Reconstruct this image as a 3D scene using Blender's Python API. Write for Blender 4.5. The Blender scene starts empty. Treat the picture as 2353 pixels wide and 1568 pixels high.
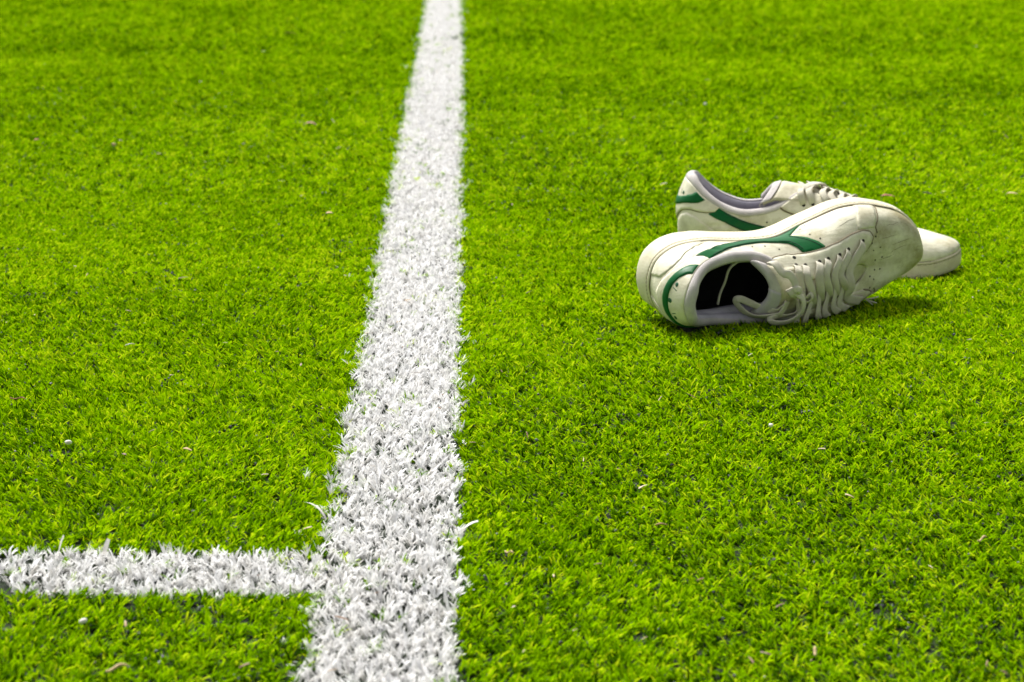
import bpy, math, random
import numpy as np
from mathutils import Matrix, Vector
from mathutils.geometry import delaunay_2d_cdt

scene = bpy.context.scene
COL = scene.collection
rng = np.random.default_rng(7)

# ------------------------------------------------------------------ camera
F_PX, IMG_W = 5229.0, 2353.0
PITCH = math.atan(1244.0 / F_PX)
CAM_H = 0.490
cam_data = bpy.data.cameras.new('camera')
cam = bpy.data.objects.new('camera', cam_data)
COL.objects.link(cam)
cam_data.sensor_width = 36.0
cam_data.lens = 36.0 * F_PX / IMG_W
cam.location = (0, 0, CAM_H)
cam.rotation_euler = (math.pi / 2 - PITCH, 0, 0)
cam_data.clip_start = 0.05
cam_data.clip_end = 2000
cam_data.dof.use_dof = True
cam_data.dof.focus_distance = 1.90
cam_data.dof.aperture_fstop = 15.0
scene.camera = cam

# ------------------------------------------------------------------ sky, sun, exposure
SUN_EL, SUN_AZ = math.radians(58), math.radians(-28)      # azimuth from +Y (away from the camera), negative = left
world = bpy.data.worlds.new('World')
scene.world = world
world.use_nodes = True
wn = world.node_tree.nodes
wl = world.node_tree.links
sky = wn.new('ShaderNodeTexSky')
sky.sky_type = 'NISHITA'
sky.sun_disc = False
sky.sun_elevation = SUN_EL
sky.sun_rotation = SUN_AZ
sky.air_density = 0.8
sky.dust_density = 4.0
sky.ozone_density = 0.6
bg = wn['Background']
bg.inputs['Strength'].default_value = 0.080
veil = wn.new('ShaderNodeHueSaturation')          # thin even cloud: the blue of the clear sky is mostly washed out
veil.inputs['Saturation'].default_value = 0.15
wl.new(sky.outputs[0], veil.inputs['Color'])
wl.new(veil.outputs[0], bg.inputs['Color'])

sun_data = bpy.data.lights.new('sun', 'SUN')
sun_data.energy = 2.8
sun_data.angle = math.radians(18)
sun_data.color = (1.0, 0.97, 0.92)
sun = bpy.data.objects.new('sun', sun_data)
COL.objects.link(sun)
sun_dir = Vector((math.sin(SUN_AZ) * math.cos(SUN_EL), math.cos(SUN_AZ) * math.cos(SUN_EL), math.sin(SUN_EL)))
sun.rotation_euler = (-sun_dir).to_track_quat('-Z', 'Y').to_euler()
sun.location = sun_dir * 20

scene.view_settings.view_transform = 'Standard'
scene.view_settings.look = 'None'
scene.view_settings.gamma = 1.0
scene.view_settings.exposure = 1.12
scene.view_settings.use_curve_mapping = False
scene.cycles.max_bounces = 8
scene.cycles.diffuse_bounces = 4
scene.cycles.transmission_bounces = 4
scene.cycles.sample_clamp_indirect = 4.0


# ------------------------------------------------------------------ helpers
def tag(o, label=None, cat=None, group=None, kind=None):
    if label: o['label'] = label
    if cat: o['category'] = cat
    if group: o['group'] = group
    if kind: o['kind'] = kind
    return o


def empty(name, mat=None):
    o = bpy.data.objects.new(name, None)
    o.empty_display_size = 0.05
    COL.objects.link(o)
    if mat is not None: o.matrix_world = mat
    return o


def make_mesh(name, v, f, smooth=True):
    me = bpy.data.meshes.new(name)
    me.from_pydata([tuple(p) for p in np.asarray(v, float)], [], [tuple(int(i) for i in q) for q in f])
    if smooth: me.polygons.foreach_set('use_smooth', [True] * len(me.polygons))
    me.update()
    return me


def add(name, me, mat, parent=None):
    o = bpy.data.objects.new(name, me)
    COL.objects.link(o)
    if mat is not None: me.materials.append(mat)
    if parent is not None: o.parent = parent
    return o


def fattr(me, name, vals):
    a = me.attributes.new(name, 'FLOAT', 'POINT')
    a.data.foreach_set('value', np.asarray(vals, np.float32))


def vnoise(X, scale=1.0, seed=0):
    """smooth value noise in -1..1 at points X (n,3)"""
    P = np.asarray(X, float) * scale + seed * 17.31
    i = np.floor(P).astype(np.int64)
    f = P - i
    u = f * f * (3 - 2 * f)
    out = 0
    for dx in (0, 1):
        for dy in (0, 1):
            for dz in (0, 1):
                h = (i[..., 0] + dx) * 374761393 + (i[..., 1] + dy) * 668265263 + (i[..., 2] + dz) * 2147483647 + seed * 1013
                h = (h ^ (h >> 13)) * 1274126177 & 0x7fffffff
                h = ((h ^ (h >> 16)) & 0xffff) / 32767.5 - 1
                w = (u[..., 0] if dx else 1 - u[..., 0]) * (u[..., 1] if dy else 1 - u[..., 1]) * (u[..., 2] if dz else 1 - u[..., 2])
                out = out + h * w
    return out


def sstep(a, b, x):
    u = np.clip((np.asarray(x, float) - a) / (b - a), 0, 1)
    return u * u * (3 - 2 * u)


# ------------------------------------------------------------------ materials
def nt(name):
    m = bpy.data.materials.new(name)
    m.use_nodes = True
    t = m.node_tree
    return m, t.nodes, t.links, t.nodes['Principled BSDF']


def ramp(nodes, stops):
    r = nodes.new('ShaderNodeValToRGB')
    e = r.color_ramp.elements
    e[0].position, e[0].color = stops[0][0], (*stops[0][1], 1)
    e[1].position, e[1].color = stops[-1][0], (*stops[-1][1], 1)
    for p, c in stops[1:-1]:
        q = e.new(p); q.color = (*c, 1)
    return r


def mixc(nodes, links, fac, a, b, blend='MIX'):
    m = nodes.new('ShaderNodeMix'); m.data_type = 'RGBA'; m.blend_type = blend
    for s, v in ((0, fac), (6, a), (7, b)):
        if hasattr(v, 'links'): links.new(v, m.inputs[s])
        elif isinstance(v, (int, float)): m.inputs[s].default_value = v
        else: m.inputs[s].default_value = (*v, 1)
    return m.outputs[2]


def math_n(nodes, links, op, a, b=None, c=None, clamp=False):
    m = nodes.new('ShaderNodeMath'); m.operation = op; m.use_clamp = clamp
    for s, v in enumerate((a, b, c)):
        if v is None: continue
        if hasattr(v, 'links'): links.new(v, m.inputs[s])
        else: m.inputs[s].default_value = v
    return m.outputs[0]


def noise_n(nodes, links, vec, scale, detail=4, rough=.6, stretch=None, loc=None):
    n = nodes.new('ShaderNodeTexNoise')
    n.inputs['Scale'].default_value = scale
    n.inputs['Detail'].default_value = detail
    n.inputs['Roughness'].default_value = rough
    if stretch or loc:
        mp = nodes.new('ShaderNodeMapping')
        if stretch: mp.inputs['Scale'].default_value = stretch
        if loc: mp.inputs['Location'].default_value = loc
        links.new(vec, mp.inputs['Vector']); links.new(mp.outputs[0], n.inputs['Vector'])
    else:
        links.new(vec, n.inputs['Vector'])
    return n.outputs['Fac']


def attr_n(nodes, name, typ='GEOMETRY'):
    a = nodes.new('ShaderNodeAttribute'); a.attribute_name = name; a.attribute_type = typ
    return a


def leather(name, base, dirt, grime, seedloc=(0, 0, 0), rough=.5, dirt_amt=1.0, bump=.35, spec=.35):
    m, N, L, b = nt(name)
    tc = N.new('ShaderNodeTexCoord').outputs['Object']
    wear = attr_n(N, 'wear').outputs['Fac']
    n1 = noise_n(N, L, tc, 22, 6, .65, loc=seedloc)
    n2 = noise_n(N, L, tc, 90, 5, .7, loc=seedloc)
    n3 = noise_n(N, L, tc, 420, 5, .65, stretch=(.10, 1, 1), loc=seedloc)
    n4 = noise_n(N, L, tc, 30, 3, .6, loc=(9, 2, 5))
    d = math_n(N, L, 'MULTIPLY_ADD', n1, 2.6, -1.12)
    d = math_n(N, L, 'MULTIPLY_ADD', wear, 1.0, d)
    d2 = math_n(N, L, 'MULTIPLY_ADD', n2, 1.2, -.6)
    d = math_n(N, L, 'ADD', d, d2)
    d = math_n(N, L, 'MULTIPLY', d, .8 * dirt_amt, clamp=True)
    c = mixc(N, L, d, base, dirt)
    r = ramp(N, [(.56, (0, 0, 0)), (.68, (1, 1, 1))])
    L.new(n3, r.inputs[0])
    sc = math_n(N, L, 'MULTIPLY', r.outputs[0], math_n(N, L, 'MULTIPLY', math_n(N, L, 'MULTIPLY_ADD', wear, .5, .08, clamp=True), math_n(N, L, 'MULTIPLY_ADD', n4, 4.0, -1.25, clamp=True)), clamp=True)
    c = mixc(N, L, sc, c, grime)
    n5 = noise_n(N, L, tc, 520, 2, .5, loc=(2, 7, 3))
    sp = math_n(N, L, 'MULTIPLY', math_n(N, L, 'MULTIPLY_ADD', n5, 9.0, -6.1, clamp=True), math_n(N, L, 'MULTIPLY_ADD', wear, 1.0, .15, clamp=True), clamp=True)
    c = mixc(N, L, sp, c, grime)
    L.new(c, b.inputs['Base Color'])
    rr = math_n(N, L, 'MULTIPLY_ADD', n2, .25, rough - .1)
    L.new(rr, b.inputs['Roughness'])
    b.inputs['Specular IOR Level'].default_value = spec
    g = N.new('ShaderNodeTexVoronoi'); g.inputs['Scale'].default_value = 900; L.new(tc, g.inputs['Vector'])
    h = math_n(N, L, 'MULTIPLY_ADD', g.outputs['Distance'], .25, n3)
    h = math_n(N, L, 'ADD', h, n2)
    bp = N.new('ShaderNodeBump'); bp.inputs['Strength'].default_value = bump; bp.inputs['Distance'].default_value = .0012
    L.new(h, bp.inputs['Height']); L.new(bp.outputs[0], b.inputs['Normal'])
    return m


M_LEATHER = leather('worn_cream_leather', (.73, .70, .55), (.34, .305, .17), (.11, .09, .055), dirt_amt=1.3)
M_OVERLAY = leather('worn_cream_overlay', (.71, .68, .53), (.32, .285, .165), (.11, .09, .055), (3, 1, 2), dirt_amt=1.25)
M_RUBBER = leather('cream_rubber_sole', (.74, .70, .54), (.50, .44, .28), (.24, .20, .13), (7, 4, 1), rough=.6)
M_GREEN = leather('green_leather', (.001, .095, .022), (.001, .065, .014), (.003, .03, .012), (1, 5, 2), rough=.40, dirt_amt=.7, bump=.10, spec=.16)
M_PRINT = leather('green_print', (.003, .085, .032), (.01, .08, .035), (.05, .08, .05), (1, 5, 2), rough=.5)


def fabric(name, c1, c2, weave=1400, rough=.9, bump=.4):
    m, N, L, b = nt(name)
    tc = N.new('ShaderNodeTexCoord').outputs['Object']
    n = noise_n(N, L, tc, 60, 5, .65)
    r = ramp(N, [(.35, c1), (.7, c2)]); L.new(n, r.inputs[0]); L.new(r.outputs[0], b.inputs['Base Color'])
    b.inputs['Roughness'].default_value = rough
    b.inputs['Specular IOR Level'].default_value = .15
    v = N.new('ShaderNodeTexVoronoi'); v.inputs['Scale'].default_value = weave; L.new(tc, v.inputs['Vector'])
    bp = N.new('ShaderNodeBump'); bp.inputs['Strength'].default_value = bump; bp.inputs['Distance'].default_value = .0008
    L.new(v.outputs['Distance'], bp.inputs['Height']); L.new(bp.outputs[0], b.inputs['Normal'])
    return m


M_LINING = fabric('lavender_grey_mesh', (.40, .38, .45), (.55, .52, .58))
M_TRIM = fabric('dirty_collar_mesh', (.42, .39, .38), (.55, .52, .50))
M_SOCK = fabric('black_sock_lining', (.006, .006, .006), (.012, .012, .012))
M_LACE = fabric('dirty_white_lace', (.46, .43, .35), (.61, .58, .48), weave=2400, bump=.25)
M_LABEL = fabric('grey_woven_label', (.40, .38, .40), (.50, .47, .48), weave=2200, bump=.15)
M_STITCH = fabric('stitch_thread', (.30, .25, .16), (.46, .40, .28), weave=3000)
m, N, L, b = nt('hole_shade'); b.inputs['Base Color'].default_value = (.02, .018, .012, 1); b.inputs['Roughness'].default_value = .9; M_HOLE_SHADE = m  # near-black disc colour paints the shade inside punched holes
m, N, L, b = nt('seam_grime'); b.inputs['Base Color'].default_value = (.17, .14, .085, 1); b.inputs['Roughness'].default_value = .9; M_SEAM = m
m, N, L, b = nt('dark_green_thread'); b.inputs['Base Color'].default_value = (.002, .022, .010, 1); b.inputs['Roughness'].default_value = .8; M_THREAD = m


def blade_mat(name, stops, transl=.18, spec=.35, rough=.5):
    """per-tuft 'tone' (instancer) + per-blade 'bt' (mesh) pick the fibre's dye"""
    m, N, L, b = nt(name)
    tone = attr_n(N, 'tone', 'INSTANCER').outputs['Fac']
    bt = attr_n(N, 'bt').outputs['Fac']
    f = math_n(N, L, 'ADD', tone, bt)
    r = ramp(N, stops); L.new(f, r.inputs[0])
    L.new(r.outputs[0], b.inputs['Base Color'])
    b.inputs['Roughness'].default_value = rough
    b.inputs['Specular IOR Level'].default_value = spec
    tr = N.new('ShaderNodeBsdfTranslucent'); L.new(r.outputs[0], tr.inputs['Color'])
    mx = N.new('ShaderNodeMixShader'); mx.inputs[0].default_value = transl
    L.new(b.outputs[0], mx.inputs[1]); L.new(tr.outputs[0], mx.inputs[2])
    L.new(mx.outputs[0], N['Material Output'].inputs['Surface'])
    return m


M_GRASS = blade_mat('green_turf_fibre', [(.0, (.010, .042, .000)), (.28, (.066, .170, .000)), (.6, (.230, .440, .000)), (.85, (.360, .58, .000)), (1.0, (.53, .66, .01))], spec=0, transl=.34)  # two-tone dye; darkest greens also paint in the shade between blades
M_WHITE = blade_mat('white_turf_fibre', [(.0, (.62, .60, .56)), (.4, (.82, .81, .79)), (1.0, (.90, .90, .90))], transl=.25, spec=.1, rough=.5)

# ground
m, N, L, b = nt('turf_backing')
tc = N.new('ShaderNodeTexCoord').outputs['Object']
n = noise_n(N, L, tc, 260, 5, .7); r = ramp(N, [(.35, (.004, .008, .003)), (.62, (.010, .026, .003)), (.75, (.02, .04, .006))])
L.new(n, r.inputs[0]); L.new(r.outputs[0], b.inputs['Base Color']); b.inputs['Roughness'].default_value = .95
bp = N.new('ShaderNodeBump'); bp.inputs['Distance'].default_value = .004; L.new(n, bp.inputs['Height']); L.new(bp.outputs[0], b.inputs['Normal'])
M_GROUND = m
m, N, L, b = nt('distant_turf')
tc = N.new('ShaderNodeTexCoord').outputs['Object']
n = noise_n(N, L, tc, 150, 6, .75); n2 = noise_n(N, L, tc, 1.2, 3)
f = math_n(N, L, 'MULTIPLY_ADD', n2, .4, math_n(N, L, 'MULTIPLY', n, .8))
r = ramp(N, [(.4, (.05, .17, .003)), (.62, (.14, .30, .004)), (.8, (.26, .42, .006))])
L.new(f, r.inputs[0]); L.new(r.outputs[0], b.inputs['Base Color']); b.inputs['Roughness'].default_value = .8
M_FAR = m
m, N, L, b = nt('rubber_crumb')
oi = N.new('ShaderNodeObjectInfo')
r = ramp(N, [(0, (.008, .009, .010)), (.8, (.03, .035, .04)), (1, (.07, .09, .10))]); L.new(oi.outputs['Random'], r.inputs[0])
L.new(r.outputs[0], b.inputs['Base Color']); b.inputs['Roughness'].default_value = .55
M_CRUMB = m

# ------------------------------------------------------------------ ground
GZ = -0.0085
gs = [-60, -14, -4, 0, 4, 14, 60]
gy = [-40, -6, 0, 5, 9.2, 20, 60, 120]
v = [(x, y, GZ) for y in gy for x in gs]
fc = [(j * 7 + i, j * 7 + i + 1, j * 7 + i + 8, j * 7 + i + 7) for j in range(len(gy) - 1) for i in range(6)]
ground = add('ground', make_mesh('ground', v, fc, False), M_GROUND)
ground.data.materials.append(M_FAR)
for p in ground.data.polygons:
    c = p.center
    if not (-6 < c.y < 9.2 and abs(c.x) < 4): p.material_index = 1
tag(ground, 'flat ground under the artificial turf', kind='structure')

# ================================================================== SNEAKERS
OUT = [(0,0,0),(.04,.006,.022),(.08,.022,.034),(.14,.055,.0375),(.20,.090,.0325),(.26,.130,.0300),(.32,.170,.0415),(.37,.207,.0505),(.42,.243,.047),(.46,.275,.033),(.48,.288,.017),(.50,.294,-.006),(.525,.285,-.021),
       (.56,.261,-.033),(.61,.231,-.0410),(.66,.200,-.0455),(.73,.155,-.0405),(.80,.105,-.036),(.86,.060,-.037),(.92,.022,-.033),(.96,.006,-.022)]
TOP = [(0,.010,0,.096),(.04,.016,.017,.093),(.08,.029,.026,.081),(.14,.051,.030,.068),(.20,.075,.031,.0635),(.26,.106,.0265,.0715),(.30,.126,.016,.084),(.36,.156,.012,.0785),(.42,.187,.010,.0675),(.46,.206,.007,.0585),(.50,.216,-.002,.0535),
       (.54,.206,-.011,.0585),(.58,.187,-.014,.0675),(.64,.156,-.016,.0785),(.70,.126,-.020,.084),(.74,.106,-.028,.072),(.80,.075,-.031,.0635),(.86,.051,-.030,.068),(.92,.029,-.026,.081),(.96,.016,-.017,.093)]
C1 = [(0,-.005,0,.028),(.08,-.003,.004,.026),(.20,0,.005,.018),(.27,0,.007,.020),(.32,0,.004,.024),(.37,0,.0015,.026),(.43,.003,.001,.0175),(.50,.004,0,.0160),(.57,.003,-.001,.0175),(.63,0,-.0015,.027),(.70,0,-.002,.024),(.80,0,-.003,.018),(.92,-.003,-.004,.026)]
C2 = [(0,-.012,0,-.024),(.08,-.006,.008,-.022),(.20,0,.007,-.016),(.30,.004,.014,-.020),(.37,.014,.022,-.010),(.43,.027,.019,-.0125),(.50,.046,-.003,-.0135),(.57,.027,-.020,-.0125),(.63,.014,-.022,-.010),(.70,.004,-.014,-.020),(.80,0,-.007,-.016),(.92,-.006,-.008,-.022)]


def pspline(keys, s):
    k = np.array([q[0] for q in keys]); v = np.array([q[1:] for q in keys], float)
    K = np.concatenate([k[-2:] - 1, k, k[:3] + 1]); V = np.concatenate([v[-2:], v, v[:3]])
    m = np.zeros_like(V)
    d = (V[1:] - V[:-1]) / (K[1:] - K[:-1])[:, None]
    h = K[1:] - K[:-1]
    m[1:-1] = (d[:-1] * h[1:, None] + d[1:] * h[:-1, None]) / (h[1:] + h[:-1])[:, None]
    s = np.asarray(s, float) % 1.0
    i = np.clip(np.searchsorted(K, s, side='right') - 1, 1, len(K) - 3)
    hh = (K[i + 1] - K[i]); t = ((s - K[i]) / hh)[..., None]; hh = hh[..., None]
    return ((2*t**3-3*t**2+1)*V[i] + (t**3-2*t**2+t)*hh*m[i] + (-2*t**3+3*t**2)*V[i+1] + (t**3-t**2)*hh*m[i+1])


def zbot(x): return .0125*np.clip((x-.19)/.11, 0, 1.2)**2 + .002*np.clip((.03-x)/.03, 0, 1)**2
def zrim(x): return np.interp(x, [0, .05, .12, .2, .26, .3], [.031, .030, .0255, .0215, .0225, .0300])


def outline(s, inset=0.0):
    p = pspline(OUT, s); e = 1e-3
    d = pspline(OUT, s + e) - pspline(OUT, s - e)
    n = np.stack([d[..., 1], -d[..., 0]], -1)
    n /= np.linalg.norm(n, axis=-1, keepdims=True)
    return p + n * np.asarray(inset)[..., None]


class Shoe:
    def __init__(self, mirror, sag, seed, M, t, sc):
        self.mirror, self.sag, self.seed = mirror, sag, seed
        M = np.array(M).reshape(3, 3)
        self.R = M @ np.diag([1, -1, 1.]) if mirror else M
        self.t, self.sc = np.array(t), sc
        mw = Matrix.Identity(4)
        for i in range(3):
            for j in range(3): mw[i][j] = self.R[i][j] * sc
            mw[i][3] = t[i]
        self.mw = mw

    def sagf(self, X):
        if not self.sag: return X
        X = np.array(X, float); x, y, z = X[..., 0], X[..., 1], X[..., 2]
        m = sstep(-.02, .02, y)
        X[..., 1] -= self.sag * sstep(.035, .080, z) * (1 - sstep(.19, .28, x)) * (sstep(.03, .085, x) * (1 - m) + sstep(.085, .135, x) * m)
        return X

    def base(self, s, t):
        s = np.asarray(s, float); u = np.asarray(t, float)[..., None]
        b = outline(s, np.full(np.shape(s), .003)); B = np.concatenate([b, (zrim(b[..., 0]) - .002)[..., None]], -1)
        T = pspline(TOP, s); P1 = B + pspline(C1, s); P2 = T + pspline(C2, s)
        return self.sagf((1-u)**3*B + 3*(1-u)**2*u*P1 + 3*(1-u)*u*u*P2 + u**3*T)

    def normal(self, s, t):
        s = np.asarray(s, float); t = np.asarray(t, float); e = 2e-3
        ds = self.base(s + e, t) - self.base(s - e, t)
        dt = self.base(s, np.minimum(t + e, 1)) - self.base(s, np.maximum(t - e, 0))
        n = np.cross(dt, ds)
        return n / (np.linalg.norm(n, axis=-1, keepdims=True) + 1e-12)

    def surf(self, s, t, off=0.0):
        X = self.base(s, t); n = self.normal(s, t)
        t = np.asarray(t, float); x = X[..., 0]
        edge = sstep(0, .12, t) * (1 - .6 * sstep(.8, 1, t))
        w = .0011 * vnoise(X, 30, self.seed) + .0005 * vnoise(X, 75, self.seed + 3)
        # flex creases across the vamp and folds at the heel side
        q = x + .25 * np.abs(X[..., 1] + .004) + .006 * vnoise(X, 45, self.seed + 5)
        cre = sum(np.exp(-((q - c) / .0016) ** 2) for c in (.232, .241, .252)) * sstep(.03, .05, X[..., 2])
        w = w - .0007 * cre * sstep(.35, .5, t)
        hq = X[..., 2] - .35 * x + .004 * vnoise(X, 60, self.seed + 8)
        w = w - .0009 * sum(np.exp(-((hq - c) / .0022) ** 2) for c in (.036, .026)) * np.exp(-((x - .045) / .028) ** 2)
        return X + n * (w * edge + off)[..., None]

    def obj(self, name, v, f, mat, parent, smooth=True, wear=None):
        v = np.asarray(v, float)
        if self.mirror:
            v = v * [1, -1, 1]; f = [tuple(reversed(q)) for q in f]
        me = make_mesh(name, v, f, smooth)
        if wear is None:
            wear = .55 * sstep(.18, .28, v[:, 0])
        fattr(me, 'wear', np.broadcast_to(wear, (len(v),)))
        return add(name, me, mat, parent)

    def grid(self, P, cyc_i=False, cyc_j=False, flip=False):
        n, m = P.shape[:2]
        idx = np.arange(n * m).reshape(n, m)
        f = []
        for i in range(n if cyc_i else n - 1):
            for j in range(m if cyc_j else m - 1):
                q = (idx[i, j], idx[(i + 1) % n, j], idx[(i + 1) % n, (j + 1) % m], idx[i, (j + 1) % m])
                f.append(q[::-1] if flip else q)
        return P.reshape(-1, 3), f

    # ---- an overlay cut from sheet: a polygon in (s,t) laid on the upper
    def patch(self, name, poly, mat, parent, off=.0009, step=.0035, wear=None, seam=False):
        P = np.array(poly, float) * [.75, .09]
        ring = []
        for a, b_ in zip(P, np.roll(P, -1, 0)):
            k = max(1, int(np.linalg.norm(b_ - a) / step))
            ring += [a + (b_ - a) * i / k for i in range(k)]
        ring = np.array(ring); n = len(ring)
        lo, hi = ring.min(0), ring.max(0)
        gx, gy = np.meshgrid(np.arange(lo[0], hi[0], step), np.arange(lo[1], hi[1], step))
        q = np.stack([gx.ravel(), gy.ravel()], -1) + .0001
        x1, y1 = ring[:, 0], ring[:, 1]; x2, y2 = np.roll(x1, -1), np.roll(y1, -1)
        ins = np.zeros(len(q), bool)
        for a, b_, c, d in zip(x1, y1, x2, y2):
            if b_ == d: continue
            ins ^= ((b_ > q[:, 1]) != (d > q[:, 1])) & (q[:, 0] < (c - a) * (q[:, 1] - b_) / (d - b_) + a)
        dist = np.min(np.linalg.norm(q[:, None] - ring[None], axis=-1), 1) if len(q) else np.zeros(0)
        q = q[ins & (dist > step * .6)]
        allp = np.concatenate([ring, q])
        vo, ed, fa, *_ = delaunay_2d_cdt([Vector(p) for p in allp], [(i, (i + 1) % n) for i in range(n)], [list(range(n))], 1, 1e-7)
        vo = np.array([tuple(p) for p in vo]); st = vo / [.75, .09]
        key = {tuple(np.round(p, 6)): i for i, p in enumerate(vo)}
        rid = [key.get(tuple(np.round(p, 6)), int(np.argmin(np.linalg.norm(vo - p, axis=1)))) for p in ring]
        tt = np.clip(st[:, 1], 0, 1)
        V = self.surf(st[:, 0], tt, np.full(len(st), off))
        br = ring / [.75, .09]
        V[rid] = self.surf(br[:, 0], np.clip(br[:, 1], 0, 1), np.full(n, off * .82))
        # skirt
        sk = self.surf(br[:, 0], np.clip(br[:, 1], 0, 1), np.full(n, -.0004))
        nb = len(V); V = np.concatenate([V, sk])
        f = [tuple(x) for x in fa]
        # orient outward
        tri = f[len(f) // 2]; nn = np.cross(V[tri[1]] - V[tri[0]], V[tri[2]] - V[tri[0]])
        c = st[tri[0]]
        if (nn * self.normal(c[0], np.clip(c[1], .01, .99))).sum() < 0: f = [x[::-1] for x in f]
        ctr = vo[rid].mean(0); area = .5 * np.sum(ring[:, 0] * np.roll(ring[:, 1], -1) - np.roll(ring[:, 0], -1) * ring[:, 1])
        for i in range(n):
            j = (i + 1) % n
            qd = (rid[i], nb + i, nb + j, rid[j])
            f.append(qd if area < 0 else qd[::-1])
        return self.obj(name, V, f, mat, parent, wear=wear)

    def tube(self, P, r, mat, name, parent, k=6, wear=.4, closed=False):
        P = np.asarray(P, float); T = np.gradient(P, axis=0)
        T /= np.linalg.norm(T, axis=1, keepdims=True) + 1e-12
        ref = np.array([.3, .2, .93]); A = np.cross(T, ref); A /= np.linalg.norm(A, axis=1, keepdims=True) + 1e-9
        B = np.cross(T, A); a = np.linspace(0, 2 * np.pi, k, endpoint=False)
        r = np.broadcast_to(r, (len(P),))
        G = P[:, None] + r[:, None, None] * (np.cos(a)[None, :, None] * A[:, None] + np.sin(a)[None, :, None] * B[:, None])
        v, f = self.grid(G, False, True)
        f += [tuple(range(k)), tuple(range((len(P) - 1) * k + k - 1, (len(P) - 1) * k - 1, -1))]
        return self.obj(name, v, f, mat, parent, wear=wear)

    def ribbon(self, P, Nn, name, parent, width=.0068, thick=.0015, mat=None, sub=6, wear=.3):
        P = np.asarray(P, float); Nn = np.asarray(Nn, float)
        k = np.arange(len(P)); kk = np.linspace(0, len(P) - 1, (len(P) - 1) * sub + 1)
        def cr(V):
            Vp = np.concatenate([[2 * V[0] - V[1]], V, [2 * V[-1] - V[-2]]])
            i = np.minimum(kk.astype(int), len(P) - 2); t = (kk - i)[:, None]
            a, b_, c, d = Vp[i], Vp[i + 1], Vp[i + 2], Vp[i + 3]
            return .5 * (2*b_ + (c-a)*t + (2*a-5*b_+4*c-d)*t*t + (3*b_-a-3*c+d)*t**3)
        P, Nn = cr(P), cr(Nn)
        T = np.gradient(P, axis=0); T /= np.linalg.norm(T, axis=1, keepdims=True) + 1e-12
        Nn = Nn - (Nn * T).sum(1, keepdims=True) * T; Nn /= np.linalg.norm(Nn, axis=1, keepdims=True) + 1e-12
        W = np.cross(T, Nn)
        cs = np.array([(-.5, 0), (-.44, .42), (-.2, .55), (.2, .55), (.44, .42), (.5, 0), (.44, -.42), (.2, -.5), (-.2, -.5), (-.44, -.42)])
        w = np.broadcast_to(width, (len(P),)); h = np.broadcast_to(thick, (len(P),))
        G = P[:, None] + cs[None, :, 0, None] * w[:, None, None] * W[:, None] + cs[None, :, 1, None] * h[:, None, None] * Nn[:, None]
        v, f = self.grid(G, False, True, flip=True)
        f += [tuple(range(9, -1, -1)), tuple(range((len(P) - 1) * 10, len(P) * 10))]
        return self.obj(name, v, f, mat or M_LACE, parent, wear=wear)

    def disc(self, s, t, r, off, mat, name, parent, ring=False, squash=1.0):
        c = self.surf(np.array([s]), np.array([t]), np.array([off]))[0]; n = self.normal(np.array([s]), np.array([t]))[0]
        a = np.cross(n, [0, 0, 1.]); a /= np.linalg.norm(a) + 1e-9; b_ = np.cross(n, a)
        ang = np.linspace(0, 2 * np.pi, 12, endpoint=False)
        rows = [(r * 1.45, -.0006), (r * 1.3, .0003), (r * 1.05, .0003), (r * .9, -.0004), (r * .3, -.0012)] if ring else [(r, -.0006), (r * .85, .0001), (r * .2, .0001)]
        G = np.array([[c + n * dz + rr * (np.cos(x) * a + squash * np.sin(x) * b_) for x in ang] for rr, dz in rows])
        v, f = self.grid(G, False, True, flip=True)
        f.append(tuple(range(len(v) - 12, len(v)))[::1])
        return v, f


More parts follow.
